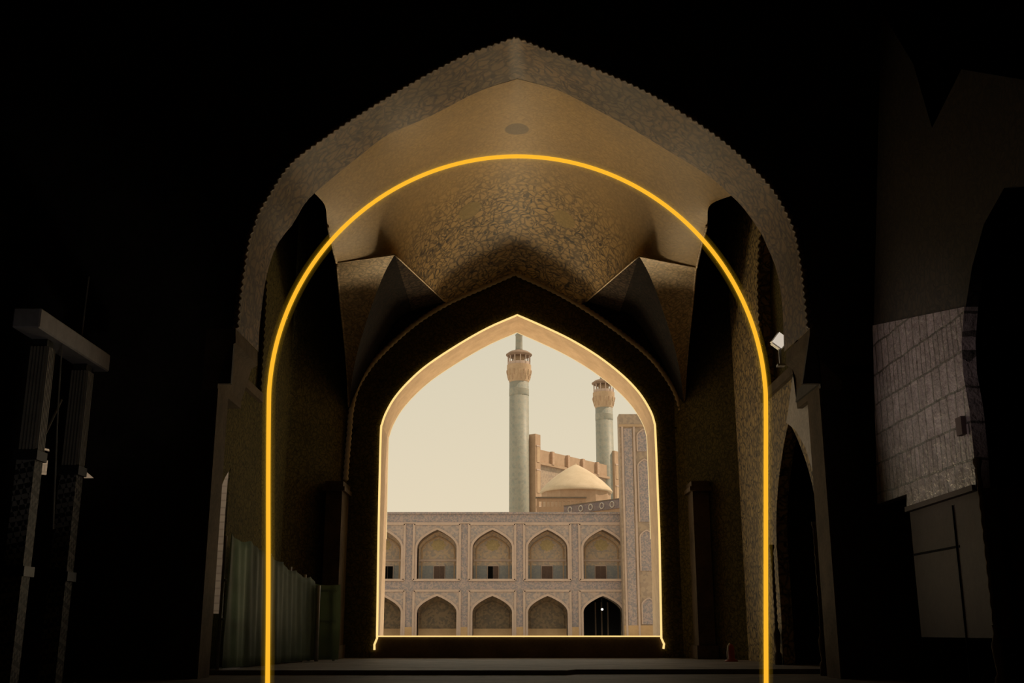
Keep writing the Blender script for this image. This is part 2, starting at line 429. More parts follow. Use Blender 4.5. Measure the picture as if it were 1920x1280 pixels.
# --- side walls of the bay: a tall door below, a blind pointed recess above
door = arch(21.4, 24.9, -.02, 2.55, 5.1)
lun = arch(22.0, 25.1, 6.15, 8.2, 10.9)
slit = [(p.y, p.z) for p in (at_side(x, y, -6.0) for x, y in ((397,1150),(402,1050),(408,960),(413,917),(422,895),(433,876),(429,920),(426,960),(420,1060),(414,1150)))]
SW = 28.6
bm = plate([(21.7,-.1),(SW,-.1),(SW,14.5),(21.7,14.5)], [lun, door[:1]+door[1:]] if False else [lun], 6.0, 6.7, YZ) if False else None
outl = [(20.9,14.6),(20.9,-.1)] + door + [(SW,-.1),(SW,14.6)]
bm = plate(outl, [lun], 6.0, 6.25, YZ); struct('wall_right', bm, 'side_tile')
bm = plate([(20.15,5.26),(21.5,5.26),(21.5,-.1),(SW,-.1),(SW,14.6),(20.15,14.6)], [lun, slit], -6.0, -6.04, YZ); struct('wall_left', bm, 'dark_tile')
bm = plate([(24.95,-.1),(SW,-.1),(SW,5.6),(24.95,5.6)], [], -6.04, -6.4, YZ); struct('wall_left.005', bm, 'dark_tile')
# backs of the recesses
bm = NB(); box(bm, 6.25, 6.5, 21.6, 25.5, 5.65, 11.5); struct('trim_7', bm, 'dark_tile')
bm = NB(); box(bm, -6.3, -6.04, 21.6, 25.5, 5.6, 11.5); struct('trim_8', bm, 'dark_tile')
bm = NB(); box(bm, 9.3, 9.6, 20, 29, -.3, 6.4); box(bm, 6.25, 9.6, 25.4, 25.6, -.3, 6.4); box(bm, 6.25, 9.6, 20.9, 21.1, -.3, 6.4); box(bm, 6.25, 9.6, 20, 29, 5.45, 5.6)
struct('wall_right.001', bm, 'recess_stone')
# paler spandrel plate round the right door, ledge above it
sp = [(p.y, p.z) for p in (at_side(x, y, 5.985) for x, y in ((1488,706),(1522,718),(1536,858),(1546,980),(1540,975),(1535,925),(1525,880),(1512,838),(1494,806),(1476,792),(1480,770)))]
bm = plate(sp, [], 5.96, 6.005, YZ); struct('trim_9', bm, 'spandrel_marble')
for sgn, nm in ((1,'trim_10'), (-1,'trim_11')):
    bm = NB(); box(bm, sgn*5.9, sgn*6.1, 21.8, 25.2, 5.95, 6.16); struct(nm, bm, 'jamb_stone')
# rope round the upper recess
for sgn, nm in ((1,'trim_12'), (-1,'trim_13')):
    P = resample([Vector((sgn*5.98, a, b)) for a, b in lun], 240)
    bm = NB(); tube(bm, P, lambda i: .045*(1+.5*math.sin(i*1.57)), 6); struct(nm, bm, 'side_tile' if sgn > 0 else 'dark_tile', True)
# diagonal corner panels
for sgn, nm in ((-1,'wall_left.001'), (1,'wall_right.002')):
    bm = NB(); a = Vector((sgn*6.3, SW-.3, -.1)); b = Vector((sgn*4.55, YF0+.3, -.1)); n = (b-a).cross(Vector((0,0,1))).normalized()*.3
    if n.y < 0: n = -n
    vs = [bm.verts.new(p) for p in (a, b, b+n, a+n)]; ws = [bm.verts.new(v.co + Vector((0,0,14.6))) for v in vs]
    bm.faces.new(vs); bm.faces.new(ws)
    for i in range(4): bm.faces.new((vs[i], vs[(i+1)%4], ws[(i+1)%4], ws[i]))
    struct(nm, bm, 'dark_tile')

# --- far wall with the opening to the courtyard
OP = [(704,1192),(707,1100),(710,1000),(714,821),(717,794),(726,770),(743,742),(771,711),(805,682),(860,646),(915,615),(970,591),
      (1018,612),(1070,637),(1121,668),(1166,703),(1197,735),(1217,766),(1226,790),(1229,821),(1236,1000),(1238,1100),(1241,1192)]
L = smooth_path([at(*p, YF0) for p in OP[2:12]], 4); R = smooth_path([at(*p, YF0) for p in OP[11:21]], 4)
op = [at(*OP[0], YF0)] + L[:-1] + R + [at(*OP[-1], YF0)]
zsill = (op[0].z + op[-1].z)/2
opx = [(p.x, p.z) for p in op]
outl = [(-6.9,-.1), (opx[0][0], -.1)] + opx + [(opx[-1][0], -.1), (9.5,-.1), (9.5,15), (-6.9,15)]
bm = plate(outl, [], YF0, YF0+.06, XZ); struct('wall_far', bm, 'dark_tile')
bm = plate(outl, [], YF0+.06, YF1, XZ); struct('wall_far.001', bm, 'ochre_brick')
# sill
bm = NB(); box(bm, opx[0][0]+.0, opx[-1][0]-.0, YF0-.02, YF0+.75, -.02, zsill-.03); struct('trim_14', bm, 'sill_stone')
# rope arch that frames the far wall
RA = [(648,900),(650,870),(656,800),(658,775),(666,737),(681,706),(712,666),(775,609),(838,569),(900,541),(966,512),
      (1044,548),(1106,584),(1169,628),(1216,666),(1247,703),(1269,741),(1278,775),(1280,800),(1284,870),(1287,900)]
YR = 30.85
ra = smooth_path([at(*p, YR) for p in RA[:11]], 5)[:-1] + smooth_path([at(*p, YR) for p in RA[10:]], 5)
bm = NB(); tube(bm, resample(ra, 420), lambda i: .075*(1+.18*math.sin(i*1.57)), 7); struct('trim_15', bm, 'rope_stone', True)
# pilasters with small capitals under the rope ends
for px, nm in ((627,'trim_16'), (1313,'trim_17')):
    p = at(px, 910, 29.75)
    bm = NB(); x = p.x
    box(bm, x-.22, x+.22, 29.75, 31, -.02, p.z-.15); box(bm, x-.3, x+.3, 29.65, 31, p.z-.15, p.z-.03); box(bm, x-.25, x+.25, 29.7, 31, p.z-.03, p.z+.12)
    box(bm, x-.28, x+.28, 29.68, 31, -.02, .35)
    struct(nm, bm, 'jamb_stone')

# --- vault: crown, two kite-shaped facets and two squinches
P1l, P2l, P3l = at(631,492,26.1), at(740,477,25.8), at(835,566,YR)
P1r, P2r, P3r = at(1306,501,26.1), at(1198,480,25.8), at(1098,566,YR)
apex = at(966,513,YR)
N = 24
def seg(a, b, n, lift=0):
    return [Vector(a).lerp(Vector(b), i/n) + Vector((0,0,lift*4*(i/n)*(1-i/n))) for i in range(n)]
def rope_part(p, q):
    i = min(range(len(ra)), key=lambda j: (ra[j]-p).length); j = min(range(len(ra)), key=lambda j: (ra[j]-q).length)
    return ra[i:j+1] if i <= j else ra[j:i+1][::-1]
far = seg(P1l, P2l, N) + seg(P2l, P3l, N) + resample(rope_part(P3l, apex), N+1)[:-1] + resample(rope_part(apex, P3r), N+1)[:-1] + seg(P3r, P2r, N) + seg(P2r, P1r, N) + [P1r]
near = resample([Vector((p.x*1.02, YN1+.02, p.z)) for p in cb if p.z > 9.8], len(far))
def side(s, a, b):
    mid = at(609 if s < 0 else 1331, 385, 22.8)
    P = smooth_path([a, mid, at(614 if s < 0 else 1326, 420, 23.9), at(624 if s < 0 else 1314, 465, 25.1), b], 6)
    return resample(P, 33)
lf = side(-1, near[0], P1l); rt = side(1, near[-1], P1r)
M = 33; G = []
for j in range(M):
    v = j/(M-1); R_ = []
    for i in range(len(far)):
        u = i/(len(far)-1)
        R_.append(near[i]*(1-v) + far[i]*v + lf[j]*(1-u) + rt[j]*u - (near[0]*(1-u)*(1-v) + near[-1]*u*(1-v) + far[0]*(1-u)*v + far[-1]*u*v))
    G.append(R_)
nf = len(far)
for it in range(400):
    for j in range(1, M-1):
        for i in range(1, nf-1): G[j][i] = (G[j-1][i] + G[j+1][i] + G[j][i-1] + G[j][i+1])*.25
bm = NB()
for j in range(M):
    for i in range(nf):
        u, v = i/(nf-1), j/(M-1); G[j][i] = G[j][i] + Vector((0, 0, VB*math.sin(math.pi*u)**1.5*math.sin(math.pi*v)))
def on_vault(px, py):
    d_ = ray(px, py).normalized()
    return min((q for r_ in G[2:-1] for q in r_), key=lambda q: ((q-Vector((0,0,EYE))).cross(d_)).length)
VG = [[bm.verts.new(q) for q in r_] for r_ in G]
for A, B in zip(VG, VG[1:]):
    for i in range(nf-1): bm.faces.new((A[i], A[i+1], B[i+1], B[i]))
arabesque('vault_paint', (.50,.33,.13), (.43,.29,.13), (.035,.03,.028), 1.15, .95, fade=VF,
          medal=[(tuple(on_vault(1058,405)),.34,(.32,.23,.08)), (tuple(on_vault(884,400)),.34,(.30,.22,.08)), (tuple(on_vault(968,240)),.30,(.13,.10,.07))])
struct('ceiling', bm, 'vault_paint', True)
for s, P1, P2, P3, nmk, nms in ((-1,P1l,P2l,P3l,'trim_18','trim_19'), (1,P1r,P2r,P3r,'trim_20','trim_21')):
    mx = (lambda x: x) if s < 0 else (lambda x: 1937-x)
    Yk = lambda t: 25.8 + 4.95*t
    inner = [at(mx(x), y, Yk(i/5)) for i, (x, y) in enumerate(((740,477),(718,518),(692,588),(670,660),(659,718),(655,762)))]
    outr = [at(mx(x), y, 26.1 + 4.7*(i/4)**.85) for i, (x, y) in enumerate(((631,492),(638,565),(646,640),(651,700),(654,762)))]
    inner = resample(smooth_path(inner, 5), 24); outr = resample(smooth_path(outr, 5), 24); inner[0] = P2.copy(); outr[0] = P1.copy()
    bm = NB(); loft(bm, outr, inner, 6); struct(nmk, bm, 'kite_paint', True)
    low = ra[8] if s < 0 else ra[-9]
    YQ = 30.94; back = lambda p: Vector((p.x, YQ, p.z))
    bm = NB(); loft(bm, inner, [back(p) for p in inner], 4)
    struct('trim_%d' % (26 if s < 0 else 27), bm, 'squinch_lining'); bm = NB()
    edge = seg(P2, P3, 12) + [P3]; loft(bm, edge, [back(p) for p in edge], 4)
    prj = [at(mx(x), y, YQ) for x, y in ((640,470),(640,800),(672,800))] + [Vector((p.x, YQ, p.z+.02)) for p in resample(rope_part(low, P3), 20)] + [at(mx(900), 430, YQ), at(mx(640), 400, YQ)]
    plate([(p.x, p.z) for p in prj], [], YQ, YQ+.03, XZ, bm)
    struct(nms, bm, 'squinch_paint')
    # thin ribs along the folds
    bm = NB(); tube(bm, seg(P1,P2,10)+[P2], .028, 6); tube(bm, seg(P2,P3,10)+[P3], .022, 6); tube(bm, outr, .028, 6); tube(bm, (lf if s < 0 else rt)[16:], .03, 6)
    struct('trim_%d' % (22 if s < 0 else 23), bm, 'kite_paint', True)
# roof slabs over bay, hall shell
bm = NB(); box(bm, -6.9, 9.5, 20.5, YF1, 14.6, 15); struct('ceiling.001', bm, 'hall_stone')
bm = NB(); box(bm, -14, 14, -8, 21.7, 21.8, 22.1); struct('ceiling.002', bm, 'hall_stone')
bm = NB(); box(bm, -14.3, -14, -8, 21.7, -.5, 22); struct('wall_left.002', bm, 'hall_stone')
bm = NB(); box(bm, 14, 14.3, -8, 21.7, -.5, 22); struct('wall_right.003', bm, 'hall_stone')
bm = NB(); box(bm, -14, 14, -8.3, -8, -.5, 22); struct('wall_back', bm, 'hall_stone')
# outside skins of the bay; on the left an open yard wall of brick stands beyond the slit
bm = NB(); box(bm, 9.5, 9.8, 20.5, YF1, -.3, 15); struct('wall_right.004', bm, 'hall_stone')
bm = NB(); box(bm, -14, -6.4, 25.4, 25.8, -.3, 6.5); struct('wall_left.003', bm, 'yard_brick')
# --- right pier of the hall: upper tile darkened to paint the fade into shade, worn cladding, plain stone dado
XP = 6.5
def side_poly(pts, X=XP): return [(p.y, p.z) for p in (at_side(x, y, X) for x, y in pts)]
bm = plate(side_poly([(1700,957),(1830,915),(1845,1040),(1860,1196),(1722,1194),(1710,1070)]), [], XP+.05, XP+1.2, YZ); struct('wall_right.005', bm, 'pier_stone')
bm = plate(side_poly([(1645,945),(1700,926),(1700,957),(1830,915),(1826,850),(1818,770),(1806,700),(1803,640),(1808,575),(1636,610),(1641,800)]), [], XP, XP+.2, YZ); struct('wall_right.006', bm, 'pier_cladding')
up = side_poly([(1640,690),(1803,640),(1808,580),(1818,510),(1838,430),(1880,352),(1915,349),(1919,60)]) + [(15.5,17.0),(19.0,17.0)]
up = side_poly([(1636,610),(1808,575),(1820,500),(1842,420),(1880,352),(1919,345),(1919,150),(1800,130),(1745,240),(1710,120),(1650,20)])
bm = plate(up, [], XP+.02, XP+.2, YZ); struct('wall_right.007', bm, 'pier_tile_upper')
bm = NB(); a, b = at_side(1702,955,XP), at_side(1829,914,XP)
bar(bm, a+Vector((0,0,.0)), b, .1, .08); struct('trim_24', bm, 'pier_stone')
bm = NB(); q = [at_side(1787,932,XP), at_side(1806,1195,XP)]; bar(bm, Vector((XP+.05, q[1].y, -.09)), Vector((XP+.05, q[1].y, q[0].z-.1)), .035, .012)
q = [at_side(1707,1040,XP), at_side(1793,1020,XP)]; bar(bm, q[0]+Vector((.05,0,0)), Vector((XP+.05, q[1].y, q[0].z)), .012, .035); struct('trim_28', bm, 'black_void')
bm = NB(); p = at_side(1806,795,XP); box(bm, XP-.07, XP+.4, p.y-.1, p.y+.1, p.z-.16, p.z+.1); struct('trim_25', bm, 'pier_stone')

# ============================================================ THINGS INSIDE
# --- neon arch
YNE = 12.0
pl = [(502,1318),(503,1100),(503,900),(504,760)]
arc = [(970 - 466*math.cos(a), 760 - 466*math.sin(a)*1.002) for a in (math.pi*i/36 for i in range(37))]
path = [at(x, y, YNE) for x, y in pl[:-1]] + [at(x, y, YNE) for x, y in arc] + [at(x, y, YNE) for x, y in ((1436,900),(1436,1100),(1436,1318))]
path[0].z = path[-1].z = -.06
path = smooth_path(path, 3)
t = thing('neon_arch_light', (path[0].lerp(path[-1], .5).x, YNE, -.09), 'tall glowing yellow neon tube bent into a round arch, standing in the dark hall', 'light')
bm = NB(); tube(bm, path, .024, 10); obj('tube', bm, 'neon_core', t, True)
bm = NB(); tube(bm, path, .04, 14); obj('gas_sleeve', bm, 'neon_gas', t, True)
bm = NB(); tube(bm, path, .075, 14); obj('gas_sleeve', bm, 'neon_gas_thin', t, True)
for e in (path[0], path[-1]):
    bm = NB(); lathe(bm, [(.2,-.09),(.2,-.06),(.11,-.045),(.1,.06),(0,.06)], (e.x, e.y), 20); obj('base_plate', bm, 'iron', t)

# --- emissive tubes added for the rim light along the courtyard opening
t = thing('led_strip', (op[0].x, YF0, 0), 'bright amber light strip edging the inner rim of the courtyard archway', 'light strip')
fr = [p + Vector((0,-.03,0)) for p in op]
foot = at(702,1218,YF0-.06); foot2 = at(1244,1216,YF0-.06)
Lc = [foot, at(702,1208,YF0-.06), at(707,1196,YF0-.05)] + fr[1:-1] + [at(1240,1196,YF0-.05), at(1245,1207,YF0-.06), foot2]
bm = NB(); tube(bm, Lc, .03, 8); obj('arch_strip', bm, 'led', t, True)
bm = NB(); tube(bm, [at(709,1192.5,YF0-.04), at(1239,1192.5,YF0-.04)], .017, 8); obj('sill_strip', bm, 'led', t, True)
bk = [Vector((p.x, YF1+.01, p.z)) for p in op[1:-1]]
bm = NB(); tube(bm, bk, .018, 6)
tag(obj('led_strip', bm, 'led_thin', None, True), 'hair-thin pale light line along the outer rim of the courtyard archway', 'light strip')

# --- floodlight on the right ledge
p = at(1461,640,22.4); p.x = min(p.x, 5.85)
t = thing('floodlight', (p.x, p.y, 6.16), 'small white floodlight standing on the right wall ledge under the great arch', 'lamp')
bm = NB(); box(bm, p.x-.14, p.x+.14, p.y-.1, p.y+.1, p.z-.15, p.z+.15)
bmesh.ops.rotate(bm, verts=bm.verts, cent=p, matrix=__import__('mathutils').Matrix.Rotation(math.radians(38), 3, 'Y')); bmesh.ops.bevel(bm, geom=bm.edges[:], offset=.03, segments=2, affect='EDGES')
obj('housing', bm, 'white_enamel', t)
bm = NB(); box(bm, p.x-.12, p.x+.12, p.y-.125, p.y-.095, p.z-.13, p.z+.13)
bmesh.ops.rotate(bm, verts=bm.verts, cent=p, matrix=__import__('mathutils').Matrix.Rotation(math.radians(38), 3, 'Y')); obj('lens', bm, 'lens_glow', t)
bm = NB(); bar(bm, (p.x, p.y, 6.16), (p.x, p.y, p.z-.1), .05); box(bm, p.x-.08, p.x+.08, p.y-.08, p.y+.08, 6.16, 6.2); obj('bracket', bm, 'galvanised', t)

# --- colonettes beside the right door and on the hall pier
def colonette(px, ytop, ybot, X, label, bend=0):
    b = at_side(px, ybot, X); z0 = -.0 if b.y > 21.7 else -.09
    top = at_side(px, ytop, X).z
    x, y = X-.09, b.y
    t = thing('colonette', (x, y, z0), label, 'column', None)
    bm = NB(); lathe(bm, [(.08,z0),(.08,z0+.22),(.045,z0+.28),(.07,z0+.5),(.08,z0+.64),(.035,z0+.8),(.05,z0+.9)], (x, y), 14); obj('vase_base', bm, 'jamb_stone', t, True)
    n = 90
    bm = NB(); tube(bm, [Vector((x + .006*math.cos(i*.7), y + .006*math.sin(i*.7), z0+.88+(top-z0-.95)*i/n)) for i in range(n+1)], .034, 8); obj('twisted_shaft', bm, 'jamb_stone', t, True)
    bm = NB(); lathe(bm, [(.036,top-.1),(.06,top-.03),(.06,top+.03)], (x, y), 12); obj('capital', bm, 'jamb_stone', t)
    return t
colonette(1466, 1020, 1214, 6.0, 'slim twisted colonette on the left side of the dark right doorway')
colonette(1552, 975, 1216, 6.0, 'slim twisted colonette on the right side of the dark right doorway')
colonette(1882, 850, 1198, 6.5, 'slim twisted colonette on the near edge of the clad pier at far right')

# --- little post at the foot of the right wall
p = at(1368,1214,27.5)
t = thing('short_post', (p.x, p.y, 0), 'short red and white post at the foot of the right wall, beside the tiled panel', 'post')
bm = NB(); lathe(bm, [(.16,0),(.16,.03),(.09,.06),(.085,.32),(.05,.40),(0,.42)], (p.x+.03, p.y), 16); obj('body', bm, 'red_paint', t, True)
bm = NB(); tube(bm, [(p.x-.07,p.y-.06,.04),(p.x-.075,p.y-.06,.2),(p.x-.05,p.y-.06,.36),(p.x,p.y-.03,.43)], .018, 8); obj('white_hose', bm, 'white_enamel', t, True)

# --- netted scaffold fence along the left wall
base = [Vector((-5.62,21.9,0)), Vector((-5.45,23.2,0)), Vector((-5.3,24.6,0)), Vector((-5.15,26.2,0)), Vector((-5.0,27.3,0)), Vector((-4.93,27.9,0))]
tops = [2.62, 2.55, 2.45, 2.25, 2.12, 2.02]
t = thing('netted_fence', (-5.3, 25, 0), 'scaffold pole fence wrapped in green debris netting along the left wall', 'fence')
g = base + [Vector((-4.35,28.15,0))]; tz = tops + [1.86]
gp = resample(g, 90); 
def top_at(i):
    f = i/89*(len(tz)-1); a = int(min(f, len(tz)-2)); return tz[a] + (tz[a+1]-tz[a])*(f-a)
bm = NB(); G = []
for i, p in enumerate(gp):
    row = []
    for j in range(13):
        h = j/12; w = .022*math.sin(i*.55)*(1-h*.6) + .014*math.sin(i*1.3+h*4)
        sag = -.09*abs(math.sin(math.pi*i/89*6))*h
        row.append(bm.verts.new((p.x - w, p.y - w*.4, .03 + (top_at(i)+sag-.03)*h)))
    G.append(row)
for A, B in zip(G, G[1:]):
    for j in range(12): bm.faces.new((A[j], A[j+1], B[j+1], B[j]))
net = obj('netting', bm, 'green_net', t, True); sm = net.modifiers.new('Solidify', 'SOLIDIFY'); sm.thickness = .006
for q, h in zip(g, tz):
    bm = NB(); tube(bm, [q+Vector((-.12,.1,0)), q+Vector((-.12,.1,h-.05))], .035, 8); obj('pole', bm, 'galvanised', t, True)
for h in (.95, 1.7):
    bm = NB(); tube(bm, [q+Vector((-.06,.03,h+ (.0))) for q in g], .026, 8); obj('rail', bm, 'galvanised', t, True)
q = g[-2]; bm = NB(); tube(bm, [q+Vector((.12,-.18,0)), q+Vector((.1,-.18,1.82))], .05, 10); obj('front_pole', bm, 'galvanised', t, True)

# --- scaffold tower at far left: two clad uprights under a beam
A = Vector((-7.05,15.75,-.09)); B = Vector((-7.05,17.3,-.09))
ztop = 4.95
t = thing('scaffold_tower', ((A+B)/2), 'dark tower of two slatted uprights under a steel beam at far left', 'scaffold')
for c in (A, B):
    w = .135
    bm = NB(); box(bm, c.x-w, c.x+w, c.y-w, c.y+w, c.z, 3.22)
    up = obj('mesh_upright', bm, 'perforated_mesh', t)
    for z in (1.55, 3.2):
        bm = NB(); box(bm, c.x-w-.04, c.x+w+.04, c.y-w-.04, c.y+w+.04, z-.07, z+.07); obj('collar', bm, 'iron', up)
    bm = NB(); box(bm, c.x-w*.8, c.x+w*.8, c.y-w*.8, c.y+w*.8, 3.25, ztop)
    core = obj('slatted_upright', bm, 'lamp_black', t)
    for k_ in range(5):
        o_ = -w+.035+k_*(2*w-.07)/4
        bm = NB(); box(bm, c.x+o_-.014, c.x+o_+.014, c.y-w-.015, c.y-w+.03, 3.28, ztop-.12); obj('slat', bm, 'slat_grey', core)
        bm = NB(); box(bm, c.x+w-.03, c.x+w+.015, c.y+o_-.014, c.y+o_+.014, 3.28, ztop-.12); obj('slat', bm, 'slat_grey', core)
    bm = NB(); box(bm, c.x-.3, c.x+.3, c.y-.3, c.y+.3, c.z, c.z+.05); obj('foot_plate', bm, 'iron', t)
bm = NB(); box(bm, -7.2, -6.8, 15.0, 17.8, ztop, ztop+.3); bmesh.ops.bevel(bm, geom=bm.edges[:], offset=.02, segments=1, affect='EDGES'); obj('beam', bm, 'beam_steel', t)
bm = NB(); tube(bm, [(-6.95,15.75,3.3),(-7.0,16.5,4.2)], .018, 6); obj('brace', bm, 'slat_grey', t)
bm = NB(); tube(bm, [(-6.85,16.35,2.2),(-6.85,16.05,4.0),(-6.85,15.95,ztop)], .012, 6); obj('cable', bm, 'slat_grey', t)
bm = NB(); tube(bm, [(-7,17.0,ztop+.3),(-7,17.05,6.4)], .012, 6); obj('cable', bm, 'slat_grey', t)

# ============================================================ THE COURTYARD
YB = 100.0
fx = lambda px, py=1080: at(px, py, YB).x
fz = lambda py: at(960, py, YB).z
t = thing('arcade_building', (1, YB, 0), 'two-storey arcaded courtyard building with tiled pointed niches, seen through the archway', 'building')
ztopb = fz(961)
bays = []   # outer frame x0,x1 / arch x0,x1
for c in (505, 610, 714.5, 819, 923, 1027, 1131, ):
    bays.append(c)
rows = [dict(fr=(982,1087), ap=993, sp=1027, bt=1086), dict(fr=(1107,1200), ap=1117, sp=1148, bt=1198)]
holes = []; cells = []
for c in bays:
    for r, row in enumerate(rows):
        yb = 1060 if r == 0 else 1150
        x0, x1 = fx(c-37, yb), fx(c+37, yb)
        zb = fz(row['bt']) if r == 0 else .12
        a = arch(x0, x1, zb, fz(row['sp']), fz(row['ap']))
        holes.append(a); cells.append((c, r, x0, x1, zb, a, fx(c-44, yb), fx(c+43, yb), fz(row['fr'][0]), fz(row['fr'][1]) if r == 0 else .0))
bm = plate([(-32,-.1),(34,-.1),(34,ztopb),(-32,ztopb)], holes, YB, YB+1.3, XZ)
wall = obj('wall', bm, 'facade_tile', t)
for (c, r, x0, x1, zb, a, f0, f1, fa, fb) in cells:
    bm = NB()
    if r == 0: plate([(f0,fb),(f1,fb),(f1,fa),(f0,fa)], [a], YB-.05, YB, XZ, bm)
    else: plate([(f0,0)] + a[:1] + a[1:] + [(f1,0),(f1,fa),(f0,fa)], [], YB-.05, YB, XZ, bm)
    pn = obj('spandrel_panel', bm, 'facade_panel', t)
    bm = NB(); w = .2
    for q in ((f0-w/2,f0+w/2,fb,fa),(f1-w/2,f1+w/2,fb,fa),(f0,f1,fa-w/2,fa+w/2)): box(bm, q[0], q[1], YB-.12, YB, q[2], q[3])
    if r == 0: box(bm, f0, f1, YB-.12, YB, fb-w/2, fb+w/2)
    obj('frame_border', bm, 'frame_beige', pn)
    bm = NB(); strip_arch(bm, a, .2, YB-.15, YB-.02, XZ); obj('arch_moulding', bm, 'frame_beige', pn)
    # recess lining and back wall
    bm = NB(); n = len(a)
    lo = [Vector((u, YB+.0, v)) for u, v in a]; hi = [Vector((u, YB+1.9, v)) for u, v in a]
    loft(bm, lo, hi, 2); rec = obj('niche_lining', bm, 'niche_ochre' if not (r == 1 and c == 1131) else 'dark_niche_tile', t)
    dark = (r == 1 and c == 1131)
    bw = 3.6 if dark else 1.75
    bm = plate(a, [], YB+bw, YB+bw+.15, XZ)
    back = obj('niche_back', bm, 'black_void' if dark else ('niche_tile' if r == 0 else 'dark_niche_tile'), t)
    if dark:
        bm = NB(); loft(bm, [Vector((u, YB+1.9, v)) for u, v in a], [Vector((u, YB+bw, v)) for u, v in a], 1); obj('passage_lining', bm, 'black_void', back)
        for xx in (.36, .52, .68):
            bm = NB(); X_ = x0+(x1-x0)*xx; box(bm, X_-.06, X_+.06, YB+2.6, YB+2.75, 0, 3.2); obj('door_post', bm, 'wood_dark', back)
        continue
    inner = arch(x0+.35, x1-.35, zb if r == 0 else fz(1176), zb + (fz(rows[r]['sp'])-zb)*.95, fz(rows[r]['ap'])-.55)
    if r == 0:
        bm = NB(); strip_arch(bm, inner, .12, YB+bw-.08, YB+bw, XZ); obj('inner_moulding', bm, 'niche_ochre', back)
        zd = fz(1058)
        bm = NB(); box(bm, x0+.02, x1-.02, YB+bw-.06, YB+bw, zb, zd); dd = obj('tiled_dado', bm, 'blue_dado', back)
        bm = NB(); box(bm, x0+.02, x1-.02, YB+bw-.1, YB+bw, fz(1048)-.1, fz(1048)+.1); obj('string_course', bm, 'frame_beige', back)
        dx = fx(c+4 if c == 1131-0 else c+2, 1070)
        dx = fx({819:821.5, 923:924, 1027:1027, 1131:1129, 714.5:723}.get(c, c), 1070); dw = .48
        bm = NB(); box(bm, dx-dw-.07, dx+dw+.07, YB+bw-.14, YB+bw-.02, zb, zd+.05); obj('door_frame', bm, 'frame_beige', back)
        for s in (-1, 1):
            openl = (c == 923 and s < 0) or c == 714.5
            bm = NB(); box(bm, dx + (-dw if s < 0 else .015), dx + (-.015 if s < 0 else dw), YB+bw-.2, YB+bw-.1, zb, zd-.06)
            obj('door_leaf', bm, 'black_void' if openl else 'wood_brown', back, label='black open doorway half' if openl else None)
        # painted medallion
        bm = NB(); mx_, mz_ = (x0+x1)/2, fz(1019)
        ring = [(mx_+.62*(1+.10*math.cos(8*q))*math.cos(q), mz_+.5*(1+.10*math.cos(8*q))*math.sin(q)) for q in (2*math.pi*i/48 for i in range(48))]
        plate(ring, [], YB+bw-.03, YB+bw, XZ, bm); MATS.get('medal') or plain('medal', (.52,.41,.22)); obj('medallion', bm, 'medal', back)
    else:
        bm = NB(); strip_arch(bm, inner, .12, YB+bw-.08, YB+bw, XZ); obj('inner_moulding', bm, 'dark_niche_tile', back)
        bm = NB(); box(bm, x0+.02, x1-.02, YB+bw-.06, YB+bw, 0, fz(1178)); obj('stone_dado', bm, 'dado_stone', back)
# warm stone dado at the foot of each pier, cornice at the top
for a, b in zip(bays, bays[1:]+[1183]):
    bm = NB(); box(bm, fx(a+37.5,1180), fx(b-37.5,1180) if b != 1183 else fx(1175,1180), YB-.09, YB-.0, -.02, fz(1175)); obj('pier_dado', bm, 'dado_stone', t)
bm = NB(); box(bm, -32, 34, YB-.14, YB+.3, ztopb-.12, ztopb+.06); obj('cornice', bm, 'facade_tile', t)
bm = NB(); box(bm, -32, 34, YB-.1, YB, fz(980)-.06, fz(980)+.06); obj('string_band', bm, 'frame_beige', t)
bm = NB(); box(bm, -32, 34, YB+1.3, YB+8.6, ztopb-.4, ztopb-.1); obj('roof', bm, 'roof_ochre', t)
# hanging lamp in the dark passage
p = at(1129,1142,YB+1.0)
t = thing('hanging_lamp', (p.x, p.y, p.z), 'tiny white lamp glowing inside the dark rightmost ground-floor arch', 'lamp')
bm = NB(); bmesh.ops.create_icosphere(bm, subdivisions=2, radius=.1); bmesh.ops.translate(bm, verts=bm.verts, vec=p); obj('bulb', bm, 'bulb', t, True)
bm = NB(); tube(bm, [p+Vector((0,0,.1)), p+Vector((0,0,1.0))], .025, 6); obj('cord', bm, 'lamp_black', t)

# side portal at the right
YP = 98.2
pxz = lambda px, py: (at(px, py, YP).x, at(px, py, YP).z)
x0 = pxz(1166,1000)[0]; zt = pxz(1166,776)[1]
t = thing('portal_pier', (x0+4, YP, 0), 'tall tiled side portal rising above the arcade at the right edge of the archway', 'building')
bm = NB(); box(bm, x0, x0+9, YP, YB-.2, -.03, zt); obj('shaft', bm, 'portal_tile', t)
xs = [pxz(p, 1000)[0] for p in (1174, 1190)]
bm = NB(); box(bm, xs[0], xs[1], YP-.06, YP, .9, pxz(0,803)[1]); obj('tile_band', bm, 'facade_tile', t)
for q in (1171.5, 1194):
    xx = pxz(q,1000)[0]; bm = NB(); box(bm, xx-.09, xx+.09, YP-.12, YP, .1, pxz(0,800)[1]); obj('fillet', bm, 'frame_beige', t)
bm = NB(); box(bm, x0-.05, x0+9.1, YP-.1, YP+.2, pxz(0,798)[1]-.1, pxz(0,798)[1]+.12); obj('string_course', bm, 'niche_ochre', t)
bm = NB(); box(bm, x0, x0+9, YP-.08, YP, 0, pxz(0,1172)[1]); obj('stone_dado', bm, 'dado_stone', t)
xa, xb = pxz(1201,1000)[0], pxz(1224,1000)[0]
